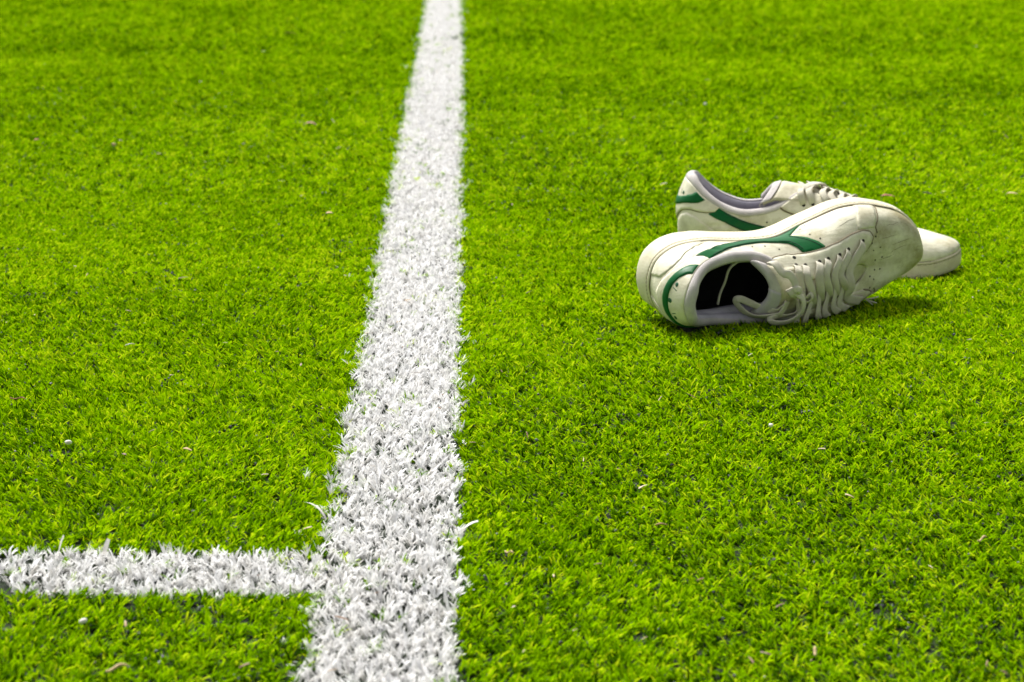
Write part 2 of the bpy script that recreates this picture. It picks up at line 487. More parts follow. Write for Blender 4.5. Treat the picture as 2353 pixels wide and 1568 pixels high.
def build_sneaker(S, label, group, front):
    root = empty('sneaker', S.mw)
    tag(root, label, 'sneaker', group)
    # ---- sole
    ns = 240; s = np.arange(ns) / ns
    prof = [(0, .010), (0, .0045), (.03, .0022), (.08, .0008), (.16, .0002), (.28, 0), (.45, 0), (.62, .0003), (.74, .0006), (.80, .0008), (.825, .0009), (.84, .0017), (.855, .0019), (.87, .0017), (.885, .0009), (.93, .0010), (.975, .0015), (1.0, .0025), (.98, .0045), (.86, .007)]
    rows = []
    for r_, ins in prof:
        p = outline(s, np.full(ns, ins)); zb = zbot(p[:, 0]); zr = zrim(p[:, 0])
        P3 = np.concatenate([p, (zb + (zr - zb) * r_)[:, None]], 1)
        if .05 < r_ < .8: P3[:, :2] += .00025 * vnoise(P3, 80, S.seed)[:, None]
        rows.append(P3)
    G = np.array(rows)
    v, f = S.grid(G, False, True)
    nv = len(prof) - 1
    for i in range(1, ns // 2):
        j, k = i - 1 if i > 1 else 0, 0
        a, b_ = i, i + 1 if i + 1 <= ns // 2 else i
        f.append((i, (i + 1) % ns, ns - i - 1 if i + 1 < ns - i - 1 else ns - i, (ns - i) % ns) if i + 1 < ns - i - 1 else (i, i + 1, ns - i))
    f.append((0, 1, ns - 1))
    wear_s = .30 + .25 * sstep(.2, .29, v[:, 0]) - .25 * (np.arange(len(v)) < ns * 3) + .35 * np.isin(np.arange(len(v)) // ns, (11, 12, 13, 18, 19))
    sole = S.obj('sole', v, f, M_RUBBER, root, wear=wear_s)
    # sole stitching: short threads lying in the rim groove
    sv, sf = [], []
    nst = 150
    for k in range(nst):
        ss_ = np.array([k / nst, (k + .33) / nst, (k + .66) / nst])
        p = outline(ss_, np.full(3, .0012)); z = zbot(p[:, 0]) + (zrim(p[:, 0]) - zbot(p[:, 0])) * .855
        for i, (q, zz) in enumerate(zip(p, z)):
            o_ = np.array([*q, zz]); c = np.array([*outline(ss_[i:i + 1], np.array([.004]))[0], zz]); n_ = (o_ - c) / np.linalg.norm(o_ - c)
            rr = .0005 if i != 1 else .0008
            sv += [o_ + [0, 0, .0005], o_ + n_ * rr, o_ - [0, 0, .0005]]
        b0 = len(sv) - 9
        for i in (0, 3):
            for a in (0, 1): sf.append((b0 + i + a, b0 + i + a + 1, b0 + i + a + 4, b0 + i + a + 3))
    st = S.obj('stitching', sv, sf, M_STITCH, sole); tag(st, kind='stuff')

    # ---- upper, closed shell
    nS, nT = 260, 44
    s = np.arange(nS) / nS; t = np.linspace(0, 1, nT)
    SS, TT = np.meshgrid(s, t, indexing='ij')
    Oo = S.surf(SS, TT); Ii = S.surf(SS, TT, np.full(SS.shape, -.0018))
    G = np.concatenate([Oo, Ii[:, ::-1]], 1)
    v, f = S.grid(G, True, True, flip=True)
    x, z = v[:, 0], v[:, 2]
    tt2 = np.concatenate([TT, TT[:, ::-1]], 1).reshape(-1)
    wear = .60 * sstep(.19, .28, x) + .35 * (1 - sstep(0, .16, tt2)) + .22 * vnoise(v, 18, S.seed + 20)
    if not front: wear = wear - .45 * sstep(.19, .28, x)
    upper = S.obj('upper', v, f, M_LEATHER, root, wear=wear)

    # ---- collar roll and lining
    nC = 150
    sc_ = np.linspace(.695, 1.305, nC) % 1.0
    Tt = S.base(sc_, np.ones(nC)); up = Tt - S.base(sc_, np.full(nC, .93)); up /= np.linalg.norm(up, axis=1, keepdims=True)
    tang = np.gradient(Tt, axis=0); tang /= np.linalg.norm(tang, axis=1, keepdims=True)
    inn = np.cross(up, tang); inn /= np.linalg.norm(inn, axis=1, keepdims=True)
    cen = np.array([.075, -.004, .06]); sg = np.sign(((cen - Tt) * inn).sum(1)); inn *= np.where(sg == 0, 1, sg)[:, None]
    fade = sstep(0, .08, np.linspace(0, 1, nC)) * (1 - sstep(.92, 1, np.linspace(0, 1, nC)))
    r0 = .0022 + .0030 * fade
    ang = np.linspace(math.radians(205), math.radians(-20), 15)
    cen_ = Tt + inn * (r0 - .0006)[:, None] - up * .0012
    cen_ += up * (.0004 * vnoise(Tt, 60, S.seed + 30))[:, None]
    roll = np.stack([cen_ + (r0 * math.cos(a))[:, None] * inn + (r0 * 1.05 * math.sin(a))[:, None] * up for a in ang], 1)
    trim = roll[:, :9]
    def shell(Gm):  # thicken an open strip inward by .8 mm
        n_ = np.cross(np.gradient(Gm, axis=0), np.gradient(Gm, axis=1)); n_ /= np.linalg.norm(n_, axis=-1, keepdims=True) + 1e-12
        c = Gm.reshape(-1, 3).mean(0)
        return np.concatenate([Gm, (Gm - n_ * .0005)[:, ::-1]], 1)
    v, f = S.grid(shell(trim), False, True)
    o = S.obj('collar_trim', v, f, M_TRIM, root, wear=.3)
    # inner padded wall down from the roll
    bI = outline(sc_, np.full(nC, .0085)); bot = np.concatenate([bI, (zrim(bI[:, 0]) + .002)[:, None]], 1)
    endp = roll[:, -1]; wall = [roll[:, i] for i in range(8, 15)]
    for k in np.linspace(0, 1, 11)[1:]:
        q = endp + (bot - endp) * (k * .62)
        q = q + inn * (.0035 * math.sin(k * math.pi))[..., None] if False else q + inn * (.0030 * math.sin(min(1, k * 1.3) * math.pi))
        wall.append(q)
    W_ = np.stack(wall, 1); W_ = W_ + inn[:, None] * (.0006 * vnoise(W_, 50, S.seed + 40))[..., None]
    v, f = S.grid(W_, False, False)
    S.obj('collar_lining', v, f, M_LINING, root, wear=0.)
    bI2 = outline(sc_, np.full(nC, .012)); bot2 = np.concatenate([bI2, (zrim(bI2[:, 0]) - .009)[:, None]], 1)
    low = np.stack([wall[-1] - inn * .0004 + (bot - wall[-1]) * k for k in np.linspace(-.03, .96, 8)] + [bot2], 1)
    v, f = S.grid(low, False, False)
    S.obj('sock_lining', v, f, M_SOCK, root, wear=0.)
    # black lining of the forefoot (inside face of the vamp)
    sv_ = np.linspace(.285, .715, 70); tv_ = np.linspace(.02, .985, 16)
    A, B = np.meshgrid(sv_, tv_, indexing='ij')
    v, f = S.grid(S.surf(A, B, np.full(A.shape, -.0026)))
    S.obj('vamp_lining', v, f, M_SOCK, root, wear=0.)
    # insole
    n2 = 80; si = np.arange(n2) / n2
    pr = outline(si, np.full(n2, .0045)); zi = zrim(pr[:, 0]) - .003
    ring = np.concatenate([pr, zi[:, None] + .001], 1)
    pr2 = outline(si, np.full(n2, .012)); ring2 = np.concatenate([pr2, (zrim(pr2[:, 0]) - .006)[:, None]], 1)
    v = np.concatenate([ring, ring2]); f = [(i, (i + 1) % n2, n2 + (i + 1) % n2, n2 + i) for i in range(n2)]
    f += [(n2 + i, n2 + i + 1, 2 * n2 - i - 1, 2 * n2 - i) for i in range(1, n2 // 2 - 1)] + [(n2, n2 + 1, 2 * n2 - 1), (n2 + n2 // 2 - 1, n2 + n2 // 2, n2 + n2 // 2 + 1)]
    S.obj('insole', v, f, M_SOCK, root, wear=0.)

    # ---- overlays
    quarter = [(.006,.02),(.07,.02),(.135,.02),(.150,.10),(.135,.22),(.11,.33),(.085,.42),(.061,.50),(.040,.43),(.022,.30),(.010,.18)]
    S.patch('heel_side_panel', [(.018,.03),(.06,.03),(.135,.03),(.142,.12),(.122,.30),(.10,.44),(.075,.52),(.055,.50),(.036,.40),(.024,.28)], M_OVERLAY, root, off=.0007)
    S.patch('heel_side_panel', [(1 - a, b_) for a, b_ in [(.018,.03),(.06,.03),(.135,.03),(.142,.12),(.122,.30),(.10,.44),(.075,.52),(.055,.50),(.036,.40),(.024,.28)]], M_OVERLAY, root, off=.0007)
    tabp = [(.126,.955),(.117,.83),(.100,.745),(.080,.66),(.061,.60),(.040,.50),(.020,.36),(.0,.27)]
    tab = tabp + [(-a, b_) for a, b_ in tabp[-2::-1]]
    tab += [(-.09,.955),(-.06,.955),(-.03,.955),(0,.955),(.03,.955),(.06,.955),(.09,.955)]
    S.patch('heel_tab', tab, M_OVERLAY, root, off=.0012)
    bo = [(.088,.93),(.074,.80),(.060,.71),(.046,.64),(.030,.575),(.013,.525),(0,.51)]
    bi = [(0,.655),(.014,.665),(.028,.695),(.042,.755),(.055,.85),(.062,.93)]
    band = bo + [(-a, b_) for a, b_ in bo[-2::-1]] + [(-a, b_) for a, b_ in bi[::-1]] + bi[1:]
    S.patch('heel_band', band, M_GREEN, root, off=.0020, step=.003, wear=.0)
    # printed emblem on the heel: small oval marks with fine legs
    em = []
    for s0 in (.030, -.030):
        k = np.sign(s0)
        oval = [(s0 + .0040 * math.cos(a), .765 + .030 * math.sin(a)) for a in np.linspace(0, 2 * math.pi, 12, endpoint=False)]
        em.append(oval)
        em.append([(s0 - k * .006, .72), (s0 - k * .009, .80), (s0 - k * .0105, .80), (s0 - k * .0075, .715)])
    em.append([(.0045 * math.cos(a), .695 + .045 * math.sin(a)) for a in np.linspace(0, 2 * math.pi, 12, endpoint=False)])
    for pl in em: S.patch('emblem_mark', pl, M_PRINT, root, off=.0015, step=.0012, wear=.5)

    for side in (1, -1):
        mm = (lambda p: p) if side == 1 else (lambda p: [(1 - a, b_) for a, b_ in p])
        e1 = [(.122,.94),(.142,.925),(.168,.885),(.188,.825),(.209,.735),(.23,.63),(.25,.555),(.272,.50),(.284,.494),(.298,.544),(.308,.612),(.315,.635)]
        e2 = [(.345,.650),(.345,.612),(.33,.519),(.312,.425),(.297,.363),(.283,.306),(.288,.20),(.294,.125),(.304,.03),(.298,.02),(.288,.06),(.275,.09),(.25,.16),(.225,.26),(.2,.40),(.17,.53),(.142,.66),(.104,.72)]
        S.patch('side_stripe', mm(e1 + e2), M_GREEN, root, off=.0010, step=.003, wear=0.)
        # eyestay with its edge towards the vamp
        ey = [(.262,.965),(.268,.88),(.277,.78),(.285,.70),(.300,.648),(.320,.640),(.345,.645),(.365,.620),(.383,.565),(.404,.548),(.420,.580),(.432,.650),(.438,.74),(.440,.83),(.432,.93),(.42,.985),(.38,.985),(.34,.985),(.305,.985),(.285,.985)]
        S.patch('eyestay', mm(ey), M_OVERLAY, root, off=.0018, step=.003)
        sm = np.array(ey[:14]); k = np.linspace(0, len(sm) - 1, 90); sm = np.stack([np.interp(k, range(len(sm)), sm[:, i]) for i in (0, 1)], 1)
        if side == -1: sm[:, 0] = 1 - sm[:, 0]
        S.tube(S.surf(sm[:, 0], np.clip(sm[:, 1] - .004, 0, 1), np.full(90, .0006)), .0011, M_SEAM, 'seam', root)
        # double stitched strip between quarter and toe
        S.patch('toe_strip', mm([(.383,.03),(.383,.24),(.388,.40),(.396,.52),(.410,.535),(.424,.52),(.420,.40),(.414,.24),(.413,.03)]), M_OVERLAY, root, off=.0008)
        q = np.array([(.4155,.03),(.4165,.24),(.4225,.40),(.4265,.52),(.436,.60)]); k = np.linspace(0, 4, 40); q = np.stack([np.interp(k, range(5), q[:, i]) for i in (0, 1)], 1)
        if side == -1: q[:, 0] = 1 - q[:, 0]
        S.tube(S.surf(q[:, 0], q[:, 1], np.full(40, .0002)), .0006, M_SEAM, 'seam', root)
        # heel tab seam
        q = np.array(tabp); k = np.linspace(0, len(q) - 1, 70); q = np.stack([np.interp(k, range(len(q)), q[:, i]) for i in (0, 1)], 1)
        if side == -1: q[:, 0] = (1 - q[:, 0])
        S.tube(S.surf(q[:, 0], np.clip(q[:, 1] - .006, 0, 1), np.full(70, .0004)), .0006, M_SEAM, 'seam', root)
        # stitched line just inside the stripe's edges
        for qq, dt_ in ((e1[1:11], -.035), (e2[1:6], .03), (e2[9:17], .035)):
            q = np.array(qq); k = np.linspace(0, len(q) - 1, 60); q = np.stack([np.interp(k, range(len(q)), q[:, i]) for i in (0, 1)], 1)
            if side == -1: q[:, 0] = 1 - q[:, 0]
            S.tube(S.surf(q[:, 0], np.clip(q[:, 1] + dt_, 0, 1), np.full(60, .0009)), .00042, M_THREAD, 'stitching', root, k=5)
    # grime settled in the joint between upper and sole
    q = np.linspace(0, 1, 240)
    S.tube(S.surf(q, np.full(240, .022), np.full(240, .0003)), .0007 + .0004 * sstep(.3, .45, q) * (1 - sstep(.55, .7, q)), M_SEAM, 'seam', root)
    # ---- perforations: flat dark discs, the shade in each hole is painted
    pv, pf = [], []
    toe = [(.438,.644),(.441,.731),(.462,.756),(.458,.819),(.484,.825),(.483,.894),(.512,.906),(.513,.85),(.527,.913),(.535,.838),(.556,.76),(.56,.66)]
    sidep = [(.308,.131),(.300,.181),(.315,.381),(.333,.488),(.232,.756),(.252,.688),(.274,.65)]
    for (a, b_) in toe + sidep + [(1 - a, b_) for a, b_ in sidep]:
        dv, df = S.disc(a, b_, .0010, .0001, M_HOLE_SHADE, '', None, ring=False)
        pf += [tuple(i + len(pv) for i in q) for q in df]; pv += list(dv)
    tag(S.obj('perforation', pv, pf, M_HOLE_SHADE, upper), kind='stuff')

    # thin cracks and scrapes in the toe leather
    cr_ = [[(.449,.675),(.457,.612),(.464,.519)],[(.471,.688),(.474,.575),(.478,.394)],[(.483,.756),(.481,.631),(.482,.494)],[(.438,.494),(.448,.419),(.453,.325)],[(.487,.90),(.489,.788),(.487,.694)],[(.355,.42),(.372,.36),(.385,.33)],[(.06,.36),(.085,.30),(.12,.27)]]
    for q in cr_ if front else cr_[-2:]:
        q = np.array(q); k = np.linspace(0, 2, 30); q = np.stack([np.interp(k, range(3), q[:, i]) for i in (0, 1)], 1)
        q = q + .004 * np.stack([np.zeros(30), vnoise(np.stack([k * 3, q[:, 0] * 50, q[:, 1]], 1), 1.0, 3)], 1) * 4
        S.tube(S.surf(q[:, 0], q[:, 1], np.full(30, -.00005)), .00020 * np.sin(np.linspace(.1, 3.04, 30)) + .00004, M_SEAM, 'leather_crack', upper, k=5)
    # ---- eyelets: discs on the leather, hole shade put into the colour
    EY = [(.300,.80),(.316,.79),(.342,.785),(.358,.78),(.378,.765),(.392,.73),(.415,.68)]
    extra = [(.296,.705)]
    for a, b_ in EY + extra:
        for sd in (a, 1 - a):
            dv, df = S.disc(sd, b_, .0021, .0019, M_HOLE_SHADE, '', None)
            S.obj('eyelet', dv, df, M_HOLE_SHADE, root, wear=0.)

    # ---- tongue
    nb, na = 40, 22
    bb, aa = np.linspace(0, 1, nb), np.linspace(-1, 1, na)
    B_, A_ = np.meshgrid(bb, aa, indexing='ij')
    cx = np.interp(bb, [0, .3, .6, .8, .92, 1], [.224, .188, .155, .128, .110, .101])
    cz = np.interp(bb, [0, .3, .6, .8, .92, 1], [.0505, .0625, .0738, .0865, .0915, .0885] if front else [.0505, .0655, .0785, .0885, .0915, .0885])
    yc = np.interp(bb, [0, .3, .6, .85, 1], [-.003, -.008, -.011, -.008, -.001] if S.sag else [-.002] * 5)
    wd = np.interp(bb, [0, .12, .3, .6, .8, 1], [.017, .018, .020, .022, .025, .0265])
    dr = np.interp(bb, [0, .6, .8, 1], [.003, .006, .010, .015])
    dx = np.interp(bb, [0, .6, .8, 1], [0, .001, .005, .012])
    X = np.stack([cx[:, None] - dx[:, None] * A_**2, yc[:, None] + wd[:, None] * A_, cz[:, None] - dr[:, None] * A_**2], -1)
    X[..., 2] += .0012 * vnoise(X, 45, S.seed + 50)
    nn = np.cross(np.gradient(X, axis=0), np.gradient(X, axis=1)); nn /= np.linalg.norm(nn, axis=-1, keepdims=True)
    if nn[10, 10, 2] < 0: nn = -nn
    th = .0022 + .0012 * np.sin(np.pi * np.clip(B_, 0, 1)) 
    G = np.concatenate([X, (X - nn * th[..., None])[:, ::-1]], 1)
    v, f = S.grid(G, False, True)
    f += [tuple(range(2 * na))[::-1], tuple(range((nb - 1) * 2 * na, nb * 2 * na))]
    tongue = S.obj('tongue', v, f, M_OVERLAY, root, wear=.15)
    k0 = 14
    Xi = X[k0:] - nn[k0:] * (th[k0:] + .0004)[..., None]
    th2 = (.0030 * np.sqrt(np.clip(1 - aa**2, 0, 1)))[None, :, None] * np.ones((nb - k0, 1, 1))
    # padded lining folded over the tongue's top edge
    G = np.concatenate([Xi, (Xi - nn[k0:] * th2)[:, ::-1]], 1)
    Tdir = X[-1] - X[-2]; Tdir /= np.linalg.norm(Tdir, axis=-1, keepdims=True)
    rim = []
    for q in np.linspace(0, math.pi, 9):
        mid = X[-1] - nn[-1] * .0028; rr = .0036
        rim.append(mid + nn[-1] * rr * math.cos(q) + Tdir * rr * math.sin(q))
    v, f = S.grid(G, False, True)
    v2, f2 = S.grid(np.array(rim), False, False)
    f = f + [tuple(i + len(v) for i in q) for q in f2]; v = np.concatenate([v, v2])
    S.obj('tongue_lining', v, f, M_LINING, tongue, wear=0.)
    # the lining is folded over the top edge onto the outer face
    k1 = int(nb * .93)
    wrap = [X[i] + nn[i] * .0010 for i in range(k1, nb)]
    for q in np.linspace(.1, math.pi, 8):
        wrap.append(X[-1] - nn[-1] * .0026 + nn[-1] * .0036 * math.cos(q) + Tdir * .0042 * math.sin(q))
    wrap = np.array(wrap)
    v, f = S.grid(shell(wrap), False, True)
    S.obj('tongue_binding', v, f, M_TRIM, tongue, wear=0.)
    if front:
        lab = (wrap + np.concatenate([nn[k1:], np.stack([nn[-1] * math.cos(q) + Tdir * math.sin(q) for q in np.linspace(.1, math.pi, 8)])]) * .0007)[:, 1:12]
        v, f = S.grid(shell(lab), False, True)
        S.obj('tongue_label', v, f, M_LABEL, tongue, wear=0.)

    # ---- laces
    def ey3(a, b_, off): return S.surf(np.array([a]), np.array([b_]), np.array([off]))[0]
    upz = np.array([0, 0, 1.])
    def crossing(i, j, flipside, lift, both=False):
        a0, b0 = EY[i]; a1, b1 = EY[j]
        if flipside: a0 = 1 - a0
        else: a1 = 1 - a1
        n0 = S.normal(np.array([a0]), np.array([b0]))[0]; n1 = S.normal(np.array([a1]), np.array([b1]))[0]
        p0, p1 = ey3(a0, b0, .0006), ey3(a0, min(b0 + .07, .97), .0056)
        p2 = ey3(a0, .985, .0056)
        q2, q1, q0 = (ey3(a1, .985, .0046), ey3(a1, min(b1 + .06, .97), .0046), ey3(a1, b1, .0006)) if both else (ey3(a1, .99, -.0012), ey3(a1, .93, -.0022), ey3(a1, b1, -.0024))
        mid = (p2 + q2) / 2; mid[2] = max(p2[2], q2[2]) + lift
        jit = rng.normal(0, .0006, 3)
        tw = np.array([.35 if flipside else -.35, 0, 0]) * (0 if both else 1)
        S.ribbon([p0, p1, p2, mid + jit, q2, q1, q0], [n0, n0, n0 * .5 + upz + tw, upz + tw * 1.5, n1 * .5 + upz, n1, n1], 'lace', root, width=(.0090 if both else .0072) * rng.uniform(.92, 1.08), thick=.0010)
    
    for i in range(6):
        crossing(i, i + 1, False, .0010)
        crossing(i, i + 1, True, -.0012)
    crossing(6, 6, False, .0030, both=True)
    if front:
        def loop(P, name, width=.0075, radial=.7, thick=.0015):
            P = np.array(P); c = P.mean(0); d = P - c; d /= np.linalg.norm(d, axis=1, keepdims=True) + 1e-9
            S.ribbon(P, d * radial + upz * .8, name, root, width=width, thick=thick)
        loop([(.117,.003,.095),(.1169,.0001,.0985),(.1236,-.0057,.1005),(.1257,-.0147,.1005),(.1223,-.0236,.0985),(.1112,-.0290,.0965),(.0995,-.0290,.094),(.0963,-.0260,.092),(.1042,-.0247,.091),(.1159,-.0249,.091),(.1235,-.0217,.092),(.1233,-.0117,.093),(.1193,-.0033,.095)], 'lace_loop', .0066)
        loop([(.112,-.010,.094),(.108,-.018,.094),(.1039,-.0225,.0925),(.0928,-.0255,.084),(.0854,-.0265,.074),(.0774,-.0205,.069),(.0729,-.013,.067),(.0765,-.0109,.070),(.0845,-.0145,.074),(.092,-.0178,.079),(.1027,-.0199,.089),(.110,-.014,.094)], 'lace_loop', .0066)
        S.ribbon([(.1005,.0250,.080),(.1015,.0262,.087),(.106,.0191,.0945),(.1128,.0161,.0965),(.1171,.0083,.098),(.1177,.0007,.099)], [(0, 1, .5), (0, .8, 1), (0, .5, 1), (.3, .2, 1), (.3, 0, 1), (0, 0, 1)], 'lace', root, width=.008)
        S.ribbon([(.0985,.0205,.066),(.0935,.0229,.062),(.0798,.0226,.060),(.0714,.0153,.056),(.0685,.0012,.053),(.0649,-.0102,.051),(.063,-.0206,.050)], [(0, .2, 1), (.2, -.2, 1), (.8, -.3, .6), (.9, -.2, .5), (.9, 0, .6), (.9, 0, .5), (1, 0, .3)], 'lace_end', root, width=.0052, thick=.0022)
        loop([(.1265,-.004,.092),(.1328,-.0107,.0905),(.1374,-.0074,.0915),(.1390,-.0116,.0915),(.1347,-.0155,.0900),(.128,-.012,.0905)], 'lace_loop', .005)
        kp = np.array([(.1110,-.001,.0955),(.1150,.0028,.1005),(.1195,.0030,.1010),(.1215,-.0010,.0995),(.1185,-.0030,.0985),(.1140,-.0015,.1000),(.1120,.0025,.0985)])
        S.ribbon(kp, np.tile(upz, (len(kp), 1)) + (kp - kp.mean(0)) * 120, 'lace_knot', root, width=.0065, thick=.0026)
        # loose thread ends at the last eyelet
        e6 = ey3(1 - .415, .62, .003)
        for d in ((.010, -.004, .004), (.012, .002, .003), (.007, -.006, .002)):
            S.tube(np.linspace(e6, e6 + np.array(d), 5) + np.array([[0, 0, .0015 * math.sin(k)] for k in np.linspace(0, 3, 5)]), .0006, M_LACE, 'loose_thread', root)
    else:
        S.ribbon([(.127,.0155,.0835),(.131,.0135,.0885),(.139,.005,.0915),(.147,-.005,.0905),(.150,-.012,.087)], [(0, .6, 1), (0, .5, 1), (.2, .1, 1), (.2, -.2, 1), (.2, -.4, .8)], 'lace', root, width=.008)
    # sample of the surface, for pressing the turf under the shoe
    V = np.concatenate([np.asarray(Oo).reshape(-1, 3), np.array(rows[:18]).reshape(-1, 3)])
    if S.mirror: V = V * [1, -1, 1]
    return root, (V @ S.R.T) * S.sc + S.t


S_front = Shoe(False, .010, 3, [0.933203, -0.005208, 0.359312, 0.355388, -0.134690, -0.924964, 0.053213, 0.990874, -0.123842], [0.119090, 2.182876, 0.037498], 1.04991)
S_rear = Shoe(True, 0.0, 11, [0.989697, -0.142661, 0.012110, -0.142306, -0.989472, -0.026346, -0.015741, -0.024351, 0.999580], [0.179435, 2.452208, -0.006000], 1.04854)
_, pts_front = build_sneaker(S_front, 'worn cream sneaker lying on its side, dark opening and laces facing the viewer', 'pair of worn cream sneakers', True)
_, pts_rear = build_sneaker(S_rear, 'worn cream sneaker standing upright behind the tipped one, heel at left', 'pair of worn cream sneakers', False)

# press map: lowest shoe surface over each 5 mm cell
CELL = .005
press = {}
for P in (pts_front, pts_rear):
    for i, j, z in zip(np.floor(P[:, 0] / CELL).astype(int), np.floor(P[:, 1] / CELL).astype(int), P[:, 2]):
        k = (i, j)
        if z < press.get(k, 9): press[k] = z


# ================================================================== TURF
def ribbon_blade(rs, L, w, th0, th1, az, base, tw, nseg=4, taper=.35, fold=.0):
    """one curved flat fibre: returns verts (2 per station) and quads"""
    V, Fq = [], []
    p = np.array([base[0], base[1], 0.]); dirh = np.array([math.cos(az), math.sin(az), 0.]); side = np.array([-math.sin(az), math.cos(az), 0.])
    for k in range(nseg + 1):
        u = k / nseg; th = th0 + (th1 - th0) * u ** 1.2
        d = dirh * math.sin(th) + np.array([0, 0, 1.]) * math.cos(th)
        nrm = np.cross(d, side)
        a = tw * (u - .3)
        sd = side * math.cos(a) + nrm * math.sin(a)
        ww = w * (1 if u < .55 else 1 - (1 - taper) * ((u - .55) / .45) ** 1.3) * .5
        V += [p - sd * ww, p + sd * ww]
        if k < nseg: Fq.append((2 * k, 2 * k + 1, 2 * k + 3, 2 * k + 2))
        p = p + d * (L / nseg)
    return V, Fq


def tuft(seed, mat, white=False):
    r = random.Random(seed)
    V, Fq, bt = [], [], []
    n = r.randint(9, 13) if not white else r.randint(7, 10)
    for k in range(n):
        az = r.gauss(0, .45 if white else .6) if r.random() < .8 else r.uniform(-math.pi, math.pi)
        a, rad = r.uniform(0, 6.283), r.uniform(0, .0017 if white else .0026)
        if white:
            L, w = r.uniform(.0055, .0105), r.choice([.0006, .0009, .0012, .0016])
            th0, th1 = r.uniform(.1, .7), r.uniform(.7, 1.7)
        else:
            L, w = r.uniform(.006, .0115), r.choice([.0008, .0011, .0014, .0018])
            th0, th1 = r.uniform(.35, 1.1), r.uniform(1.05, 1.8)
        v, f = ribbon_blade(r, L, w, th0, th1, az, (rad * math.cos(a), rad * math.sin(a)), r.uniform(-1.0, 1.0), 4, r.uniform(.15, .6))
        b0 = len(V); V += v; Fq += [tuple(i + b0 for i in q) for q in f]
        c = r.gauss(0, .20); bt += [c] * len(v)
    me = make_mesh('tuft', V, Fq)
    fattr(me, 'bt', bt)
    me.materials.append(mat)
    return bpy.data.objects.new('tuft', me)


def scatter(name, pts, rot, scl, var, tone, sources, label, kind):
    me = bpy.data.meshes.new(name)
    me.vertices.add(len(pts)); me.vertices.foreach_set('co', np.asarray(pts, np.float32).ravel())
    a = me.attributes.new('rot', 'FLOAT_VECTOR', 'POINT'); a.data.foreach_set('vector', np.asarray(rot, np.float32).ravel())
    a = me.attributes.new('scl', 'FLOAT_VECTOR', 'POINT'); a.data.foreach_set('vector', np.asarray(scl, np.float32).ravel())
    a = me.attributes.new('var', 'INT', 'POINT'); a.data.foreach_set('value', np.asarray(var, np.int32))
    fattr(me, 'tone', tone)
    me.update()
    o = bpy.data.objects.new(name, me); COL.objects.link(o)
    for mt in sources[0].data.materials: me.materials.append(mt)
    g = bpy.data.node_groups.new(name, 'GeometryNodeTree')
    g.interface.new_socket('Geometry', in_out='INPUT', socket_type='NodeSocketGeometry')
    g.interface.new_socket('Geometry', in_out='OUTPUT', socket_type='NodeSocketGeometry')
    gi, go = g.nodes.new('NodeGroupInput'), g.nodes.new('NodeGroupOutput')
    iop = g.nodes.new('GeometryNodeInstanceOnPoints')
    jn = g.nodes.new('GeometryNodeJoinGeometry')
    for s_ in sources:
        oi = g.nodes.new('GeometryNodeObjectInfo'); oi.inputs['Object'].default_value = s_; oi.inputs['As Instance'].default_value = True
        g.links.new(oi.outputs['Geometry'], jn.inputs[0])
    def named(n, t):
        q = g.nodes.new('GeometryNodeInputNamedAttribute'); q.data_type = t; q.inputs['Name'].default_value = n
        return q.outputs['Attribute']
    e2r = g.nodes.new('FunctionNodeEulerToRotation')
    g.links.new(named('rot', 'FLOAT_VECTOR'), e2r.inputs[0])
    g.links.new(gi.outputs[0], iop.inputs['Points']); g.links.new(jn.outputs[0], iop.inputs['Instance'])
    iop.inputs['Pick Instance'].default_value = True
    g.links.new(named('var', 'INT'), iop.inputs['Instance Index'])
    g.links.new(e2r.outputs[0], iop.inputs['Rotation']); g.links.new(named('scl', 'FLOAT_VECTOR'), iop.inputs['Scale'])
    g.links.new(iop.outputs[0], go.inputs[0])
    md = o.modifiers.new('scatter', 'NODES'); md.node_group = g
    tag(o, label, kind=kind)
    return o


def jgrid(y0, y1, half, step):
    """jittered grid over a trapezium: half(y) gives the half width"""
    ys = np.arange(y0, y1, step); out = []
    for k, y in enumerate(ys):
        h = half(y); xs = np.arange(-h, h, step) + (k % 2) * step * .5
        out.append(np.stack([xs, np.full(len(xs), y)], 1))
    P = np.concatenate(out); return P + rng.uniform(-.45, .45, P.shape) * step


